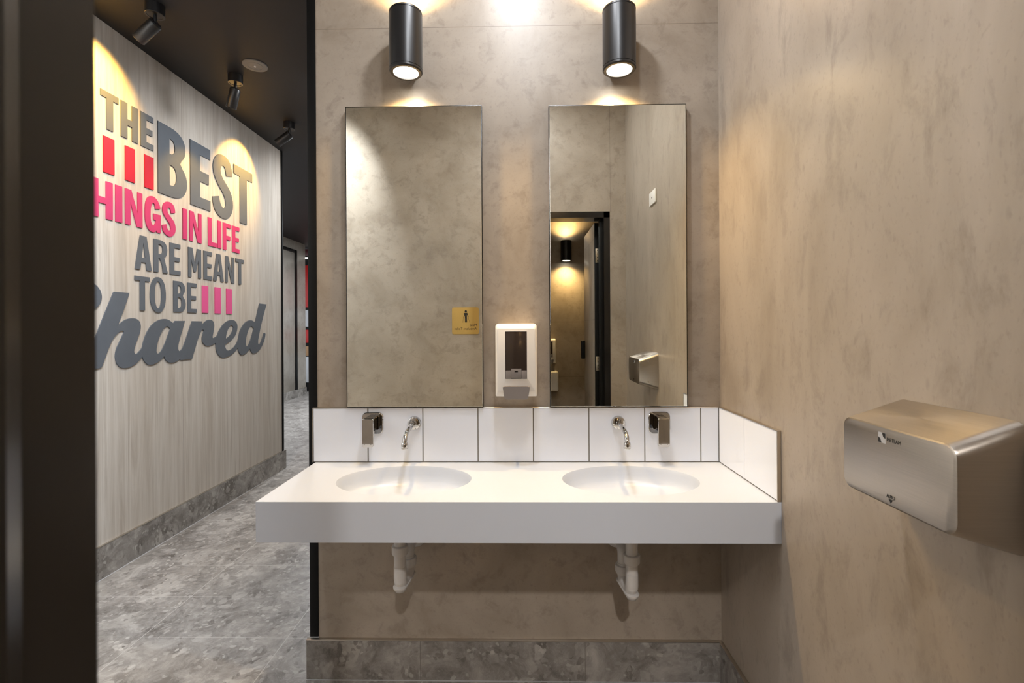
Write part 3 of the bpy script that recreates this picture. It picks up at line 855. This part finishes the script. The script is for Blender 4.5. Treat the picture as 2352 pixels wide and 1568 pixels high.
S_SHAPE = [(0.97, 0.732), (0.665, 0.691), (0.64, 0.749), (0.602, 0.807), (0.534, 0.832), (0.452, 0.825), (0.392, 0.793), (0.377, 0.727), (0.432, 0.663), (0.555, 0.603), (0.717, 0.543), (0.883, 0.462), (0.975, 0.361), (1.0, 0.25), (0.953, 0.153), (0.839, 0.068), (0.654, 0.012), (0.457, 0.0), (0.249, 0.034), (0.097, 0.098), (0.022, 0.183), (0.0, 0.282), (0.312, 0.332), (0.328, 0.265), (0.39, 0.2), (0.477, 0.17), (0.559, 0.175), (0.614, 0.208), (0.622, 0.271), (0.587, 0.341), (0.481, 0.411), (0.307, 0.482), (0.155, 0.565), (0.055, 0.656), (0.03, 0.747), (0.058, 0.837), (0.143, 0.914), (0.28, 0.974), (0.455, 1.0), (0.651, 0.995), (0.816, 0.952), (0.927, 0.871)]
G_SHAPE = [(0.98, 0.706), (0.649, 0.665), (0.637, 0.758), (0.564, 0.813), (0.478, 0.809), (0.392, 0.741), (0.349, 0.618), (0.338, 0.46), (0.353, 0.306), (0.416, 0.216), (0.514, 0.19), (0.6, 0.22), (0.658, 0.287), (0.676, 0.358), (0.537, 0.36), (0.526, 0.526), (1.0, 0.536), (0.994, 0.029), (0.742, 0.03), (0.729, 0.088), (0.641, 0.028), (0.49, 0.0), (0.278, 0.024), (0.133, 0.103), (0.039, 0.226), (0.0, 0.375), (0.002, 0.567), (0.037, 0.765), (0.142, 0.907), (0.289, 0.973), (0.481, 1.0), (0.696, 0.965), (0.871, 0.873), (0.958, 0.767)]

def arc(cx, cy, rx, ry, a0, a1, n=10, p=2.0):
    out = []
    for i in range(n + 1):
        a = math.radians(a0 + (a1 - a0) * i / n)
        c, s = math.cos(a), math.sin(a)
        out.append((cx + rx * math.copysign(abs(c) ** (2 / p), c), cy + ry * math.copysign(abs(s) ** (2 / p), s)))
    return out

def ribbon(ctrl, s, b, n=12):
    # Catmull-Rom through ctrl, half-width by direction: b across horizontal strokes, s across vertical ones
    P = [Vector(c) for c in ctrl]
    P = [P[0] * 2 - P[1]] + P + [P[-1] * 2 - P[-2]]
    pts = []
    for i in range(1, len(P) - 2):
        for k in range(n):
            u = k / n
            pts.append(.5 * ((2 * P[i]) + (P[i + 1] - P[i - 1]) * u + (2 * P[i - 1] - 5 * P[i] + 4 * P[i + 1] - P[i + 2]) * u * u + (3 * P[i] - P[i - 1] - 3 * P[i + 1] + P[i + 2]) * u ** 3))
    pts.append(P[-2])
    L, R = [], []
    for i, p in enumerate(pts):
        t = (pts[min(i + 1, len(pts) - 1)] - pts[max(i - 1, 0)]).normalized()
        if i == 0 or i == len(pts) - 1: t = Vector((0, math.copysign(1, t.y)))
        hw = .5 * math.sqrt((b * t.x) ** 2 + (s * t.y) ** 2)
        nrm = Vector((-t.y, t.x))
        L.append(tuple(p + nrm * hw)); R.append(tuple(p - nrm * hw))
    return L + R[::-1]

def glyph(ch, w, h, s, b):
    """list of shapes; each shape is a list of contours (outline, holes)."""
    if ch == 'I': return [[[(0, 0), (w, 0), (w, h), (0, h)]]]
    if ch == 'T': m = w / 2; return [[[(m - s / 2, 0), (m + s / 2, 0), (m + s / 2, h - b), (w, h - b), (w, h), (0, h), (0, h - b), (m - s / 2, h - b)]]]
    if ch == 'H': y0, y1 = h * .47 - b / 2, h * .47 + b / 2; return [[[(0, 0), (s, 0), (s, y0), (w - s, y0), (w - s, 0), (w, 0), (w, h), (w - s, h), (w - s, y1), (s, y1), (s, h), (0, h)]]]
    if ch == 'L': return [[[(0, 0), (w, 0), (w, b), (s, b), (s, h), (0, h)]]]
    if ch == 'E': y0, y1 = h * .50 - b / 2, h * .50 + b / 2; return [[[(0, 0), (w, 0), (w, b), (s, b), (s, y0), (w * .92, y0), (w * .92, y1), (s, y1), (s, h - b), (w, h - b), (w, h), (0, h)]]]
    if ch == 'F': y0, y1 = h * .47 - b / 2, h * .47 + b / 2; return [[[(0, 0), (s, 0), (s, y0), (w * .92, y0), (w * .92, y1), (s, y1), (s, h - b), (w, h - b), (w, h), (0, h)]]]
    if ch == 'N': return [[[(0, 0), (s * .82, 0), (s * .82, h * .66), (w - s * .98, 0), (w, 0), (w, h), (w - s * .82, h), (w - s * .82, h * .36), (s * .98, h), (0, h)]]]
    if ch == 'M':
        m = w / 2; q = s * .82
        return [[[(0, 0), (q, 0), (q, h * .62), (m - s * .28, h * .20), (m + s * .28, h * .20), (w - q, h * .62), (w - q, 0), (w, 0), (w, h), (w - s * 1.12, h), (m, h * .44), (s * 1.12, h), (0, h)]]]
    if ch == 'A':
        m = w / 2; t_ = s * .62
        f = lambda x0, x1, y: x0 + (x1 - x0) * y / h
        yb, yt = h * .22, h * .22 + b
        ins = lambda y: f(s, m - t_ + s * .80, y)
        yc = h * .80
        return [[[(0, 0), (s, 0), (ins(yb), yb), (w - ins(yb), yb), (w - s, 0), (w, 0), (m + t_, h), (m - t_, h)],
                 [(ins(yt), yt), (w - ins(yt), yt), (m + .0006, yc), (m - .0006, yc)]]]
    if ch == 'O':
        return [[arc(w / 2, h / 2, w / 2, h / 2, 0, 360, 48, 2.25)[:-1], arc(w / 2, h / 2, w / 2 - s, h / 2 - b, 0, 360, 48, 2.2)[:-1]]]
    if ch == 'B':
        my = h * .535; uw = w * .95
        out = [(0, 0), (w * .42, 0)] + arc(w * .42, my * .5, w * .58, my * .5, -90, 48, 14, 2.3)
        out += [(w * .755, my)] + arc(uw * .42, my + (h - my) * .5, uw * .58, (h - my) * .5, -46, 90, 14, 2.3) + [(0, h)]
        y0, y1 = b, my - b * .46
        lo = [(s, y0), (w * .42, y0)] + arc(w * .42, (y0 + y1) / 2, w * .58 - s, (y1 - y0) / 2, -90, 90, 12, 2.5) + [(s, y1)]
        y0, y1 = my + b * .50, h - b
        up = [(s, y0), (uw * .42, y0)] + arc(uw * .42, (y0 + y1) / 2, uw * .58 - s, (y1 - y0) / 2, -90, 90, 12, 2.5) + [(s, y1)]
        return [[out, lo, up]]
    if ch == 'R':
        my = h * .43; uw = w * .96
        out = [(0, 0), (s, 0), (s, my), (s + w * .10, my), (w * .60, my * .55), (w - s * 1.05, 0), (w, 0), (w * .84, my * .62), (w * .72, my + h * .05)]
        out += arc(uw * .42, my + (h - my) * .5, uw * .58, (h - my) * .5, -48, 90, 14, 2.3) + [(0, h)]
        y0, y1 = my + b, h - b
        up = [(s, y0), (uw * .42, y0)] + arc(uw * .42, (y0 + y1) / 2, uw * .58 - s, (y1 - y0) / 2, -90, 90, 12, 2.5) + [(s, y1)]
        return [[out, up]]
    if ch in 'SG': return [[soften([(x * w, y * h) for x, y in (S_SHAPE if ch == 'S' else G_SHAPE)], 40)]]
    raise KeyError(ch)

Z1, Z2, Z3, Z4 = (2.3363, 0.1964), (1.863, 0.1974), (1.6243, 0.1954), (1.3907, 0.1954)
ROWS = [
    ('THE', 'the small top word THE', 'dark grey', Z1, .041, .034, M['letter_grey'], [('T', 0.6858, 0.7956), ('H', 0.8117, 0.9265), ('E', 0.9456, 1.0393)]),
    ('BEST', 'the biggest word BEST', 'dark grey', (2.1047, 0.428), .093, .071, M['letter_grey'], [('B', 1.0755, 1.3212), ('E', 1.3545, 1.5569), ('S', 1.579, 1.8207), ('T', 1.8308, 2.0805)]),
    ('THINGS', 'the pink word THINGS', 'pink', Z2, .0405, .033, M['letter_pink'], [('T', 0.4935, 0.6043), ('H', 0.6284, 0.7553), ('I', 0.7734, 0.8157), ('N', 0.8369, 0.9547), ('G', 0.9738, 1.0937), ('S', 1.1047, 1.2185)]),
    ('IN', 'the pink word IN', 'pink', Z2, .039, .031, M['letter_pink'], [('I', 1.283, 1.3212), ('N', 1.3454, 1.4622)]),
    ('LIFE', 'the pink word LIFE', 'pink', Z2, .038, .030, M['letter_pink'], [('L', 1.5297, 1.6253), ('I', 1.6364, 1.6757), ('F', 1.6978, 1.7925), ('E', 1.8086, 1.8992)]),
    ('ARE', 'the grey word ARE', 'mid grey', Z3, .0365, .027, M['letter_grey'], [('A', 0.9003, 1.0212), ('R', 1.0373, 1.15), ('E', 1.1682, 1.2588)]),
    ('MEANT', 'the grey word MEANT', 'mid grey', Z3, .035, .026, M['letter_grey'], [('M', 1.3313, 1.4562), ('E', 1.4824, 1.571), ('A', 1.5841, 1.7019), ('N', 1.722, 1.8298), ('T', 1.8479, 1.9587)]),
    ('TO', 'the grey word TO', 'mid grey', Z4, .0345, .0255, M['letter_grey'], [('T', 0.8983, 1.0061), ('O', 1.0091, 1.1309)]),
    ('BE', 'the grey word BE', 'mid grey', Z4, .0345, .0255, M['letter_grey'], [('B', 1.1974, 1.3031), ('E', 1.3212, 1.4109)]),
]
for word, phrase, colour, (zb, zh), st, bt, mat, letters in ROWS:
    for i, (ch, y0, y1) in enumerate(letters):
        over = 0.0085 * zh / .195 if ch in 'SGO' else 0.0
        w_ = y1 - y0; h_ = zh + 2 * over
        me = merge([curve_mesh(shape, DEP) for shape in glyph(ch, w_, h_, st, bt)])
        where = 'that begins' if i == 0 else ('that ends' if i == len(letters) - 1 else 'inside')
        place_letter(me, y0, zb - over, 'wall_letter', mat, f'{colour} cut-out letter {ch} {where} {phrase}', 'letter', f'raised letters of the word {word}')

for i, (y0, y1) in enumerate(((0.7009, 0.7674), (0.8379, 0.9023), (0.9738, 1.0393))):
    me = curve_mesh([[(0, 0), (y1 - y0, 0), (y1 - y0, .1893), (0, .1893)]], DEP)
    place_letter(me, y0, 2.1057, 'wall_bar', M['letter_pink_amberlit'], 'red upright bar under the letter ' + 'THE'[i] + ' of the word THE', 'wall bar', 'three red bars under the word THE')
for i, (y0, y1) in enumerate(((1.4652, 1.5277), (1.6002, 1.6646), (1.7321, 1.7995))):
    me = curve_mesh([[(0, 0), (y1 - y0, 0), (y1 - y0, .1863), (0, .1863)]], DEP)
    place_letter(me, y0, 1.3927, 'wall_bar', M['letter_rose'], ['pink upright bar directly after the word BE', 'pink upright bar in the middle of the three after BE', 'pink upright bar farthest from the word BE'][i], 'wall bar', 'three pink bars after the word BE')

# the script word, one continuous cut-out
SH_OUT = [(0.759, 1.485), (0.853, 1.486), (0.86, 1.485), (0.823, 1.391), (0.782, 1.303), (0.8, 1.317), (0.822, 1.333), (0.85, 1.343), (0.883, 1.347), (0.912, 1.342), (0.93, 1.328), (0.938, 1.308), (0.937, 1.285), (0.928, 1.257), (0.916, 1.23), (0.901, 1.199), (0.891, 1.176), (0.889, 1.157), (0.894, 1.147), (0.901, 1.143), (0.911, 1.146), (0.925, 1.157), (0.948, 1.177), (0.955, 1.205), (0.966, 1.236), (0.987, 1.272), (1.013, 1.305), (1.045, 1.327), (1.083, 1.342), (1.122, 1.347), (1.151, 1.342), (1.174, 1.331), (1.193, 1.319), (1.207, 1.335), (1.296, 1.336), (1.284, 1.306), (1.265, 1.262), (1.246, 1.215), (1.235, 1.186), (1.232, 1.166), (1.235, 1.152), (1.243, 1.143), (1.253, 1.145), (1.269, 1.157), (1.288, 1.184), (1.303, 1.214), (1.323, 1.255), (1.343, 1.296), (1.363, 1.335), (1.462, 1.335), (1.458, 1.308), (1.478, 1.324), (1.506, 1.341), (1.539, 1.349), (1.568, 1.344), (1.586, 1.329), (1.592, 1.307), (1.587, 1.281), (1.579, 1.255), (1.571, 1.232), (1.572, 1.221), (1.581, 1.217), (1.599, 1.224), (1.622, 1.235), (1.631, 1.254), (1.656, 1.284), (1.686, 1.311), (1.724, 1.334), (1.762, 1.346), (1.801, 1.35), (1.834, 1.344), (1.857, 1.329), (1.868, 1.303), (1.863, 1.271), (1.846, 1.239), (1.813, 1.212), (1.767, 1.185), (1.713, 1.167), (1.713, 1.152), (1.722, 1.135), (1.738, 1.123), (1.76, 1.121), (1.792, 1.129), (1.832, 1.151), (1.869, 1.186), (1.877, 1.21), (1.887, 1.242), (1.905, 1.275), (1.933, 1.305), (1.972, 1.333), (2.016, 1.348), (2.054, 1.351), (2.084, 1.344), (2.107, 1.332), (2.143, 1.412), (2.175, 1.491), (2.288, 1.489), (2.26, 1.438), (2.226, 1.37), (2.193, 1.295), (2.164, 1.221), (2.152, 1.182), (2.153, 1.16), (2.166, 1.149), (2.184, 1.159), (2.208, 1.189), (2.229, 1.224), (2.238, 1.242), (2.252, 1.246), (2.267, 1.239), (2.266, 1.225), (2.254, 1.192), (2.224, 1.149), (2.183, 1.111), (2.135, 1.087), (2.089, 1.079), (2.059, 1.089), (2.04, 1.109), (2.036, 1.124), (2.014, 1.106), (1.97, 1.086), (1.927, 1.076), (1.901, 1.085), (1.879, 1.109), (1.869, 1.136), (1.838, 1.111), (1.785, 1.086), (1.734, 1.074), (1.684, 1.072), (1.648, 1.085), (1.621, 1.111), (1.607, 1.142), (1.604, 1.183), (1.578, 1.173), (1.544, 1.165), (1.51, 1.164), (1.483, 1.175), (1.464, 1.195), (1.459, 1.22), (1.467, 1.242), (1.478, 1.263), (1.479, 1.274), (1.47, 1.279), (1.459, 1.275), (1.443, 1.256), (1.424, 1.225), (1.408, 1.193), (1.387, 1.145), (1.361, 1.087), (1.252, 1.085), (1.252, 1.095), (1.226, 1.081), (1.196, 1.074), (1.16, 1.076), (1.137, 1.086), (1.12, 1.104), (1.115, 1.119), (1.092, 1.1), (1.059, 1.083), (1.027, 1.075), (0.998, 1.074), (0.975, 1.086), (0.957, 1.105), (0.947, 1.128), (0.93, 1.111), (0.905, 1.091), (0.872, 1.076), (0.839, 1.071), (0.811, 1.073), (0.789, 1.083), (0.774, 1.101), (0.766, 1.13), (0.767, 1.156), (0.776, 1.185), (0.79, 1.21), (0.808, 1.24), (0.822, 1.266), (0.82, 1.274), (0.808, 1.277), (0.79, 1.27), (0.764, 1.248), (0.74, 1.216), (0.72, 1.173), (0.699, 1.123), (0.685, 1.092), (0.678, 1.085), (0.642, 1.083), (0.575, 1.081), (0.612, 1.164), (0.647, 1.244), (0.701, 1.362)]
SH_A = [(1.142, 1.302), (1.156, 1.296), (1.168, 1.283), (1.15, 1.249), (1.127, 1.203), (1.104, 1.166), (1.082, 1.142), (1.065, 1.136), (1.054, 1.146), (1.053, 1.168), (1.063, 1.205), (1.082, 1.246), (1.108, 1.282), (1.128, 1.298)]
SH_E = [(1.791, 1.31), (1.807, 1.305), (1.815, 1.291), (1.803, 1.264), (1.78, 1.24), (1.751, 1.221), (1.723, 1.208), (1.724, 1.229), (1.736, 1.26), (1.755, 1.288), (1.774, 1.304)]
SH_D = [(2.053, 1.303), (2.076, 1.297), (2.089, 1.284), (2.068, 1.24), (2.041, 1.189), (2.011, 1.15), (1.989, 1.14), (1.977, 1.154), (1.973, 1.183), (1.99, 1.233), (2.012, 1.27), (2.034, 1.295)]

def rel(poly): return [(y - .56, z - 1.072) for y, z in soften(soften(poly), 42)]
sc = [curve_mesh([rel(SH_OUT), rel(SH_A), rel(SH_E), rel(SH_D)], DEP)]
ball = arc(.600, 1.452, .085, .074, 0, 360, 36)[:-1]
sc.append(curve_mesh([[(y - .56, z - 1.072) for y, z in ball]], DEP + .0005))
sw_ = ribbon([(.600, 1.455), (.590, 1.530), (.500, 1.575), (.410, 1.545), (.375, 1.470), (.415, 1.385), (.480, 1.300), (.495, 1.200), (.440, 1.115), (.340, 1.095), (.265, 1.150), (.265, 1.215)], .085, .060)
sc.append(curve_mesh([[(y - .56, z - 1.072) for y, z in sw_]], DEP))
place_letter(merge(sc), .56, 1.072, 'script_word', M['letter_grey'], 'grey cut-out script word Shared at the bottom of the wall lettering', 'lettering', 'wall lettering')

# ------------------------------------------------------------------ display board glimpsed at the end of the hall
dw = root('display_board', (-4.30, 7.75, 0.0), 'dark board of red, white and timber panels glimpsed at the hall end', 'display board')
MB().box((-0.75, 0.0, 0.02), (0.75, 0.12, 2.86), 0.004).done('board', M['black_paint'], dw)
def pan(name, z0, z1, mat): return MB().box((-0.70, -0.02, z0), (0.66, 0.0, z1), 0.003).done(name, mat, dw)
pan('header_panel', 2.73, 2.86, M['red_dark'])
pan('light_bar', 2.672, 2.700, M['strip_glow'])
pan('upper_panel', 1.695, 2.536, M['red'])
pan('poster', 1.307, 1.643, M['pale_grey'])
pan('middle_panel', 0.986, 1.246, M['red'])
pan('timber_panel', 0.724, 0.916, M['brown'])
pan('lower_panel', 0.194, 0.706, M['pale_grey'])
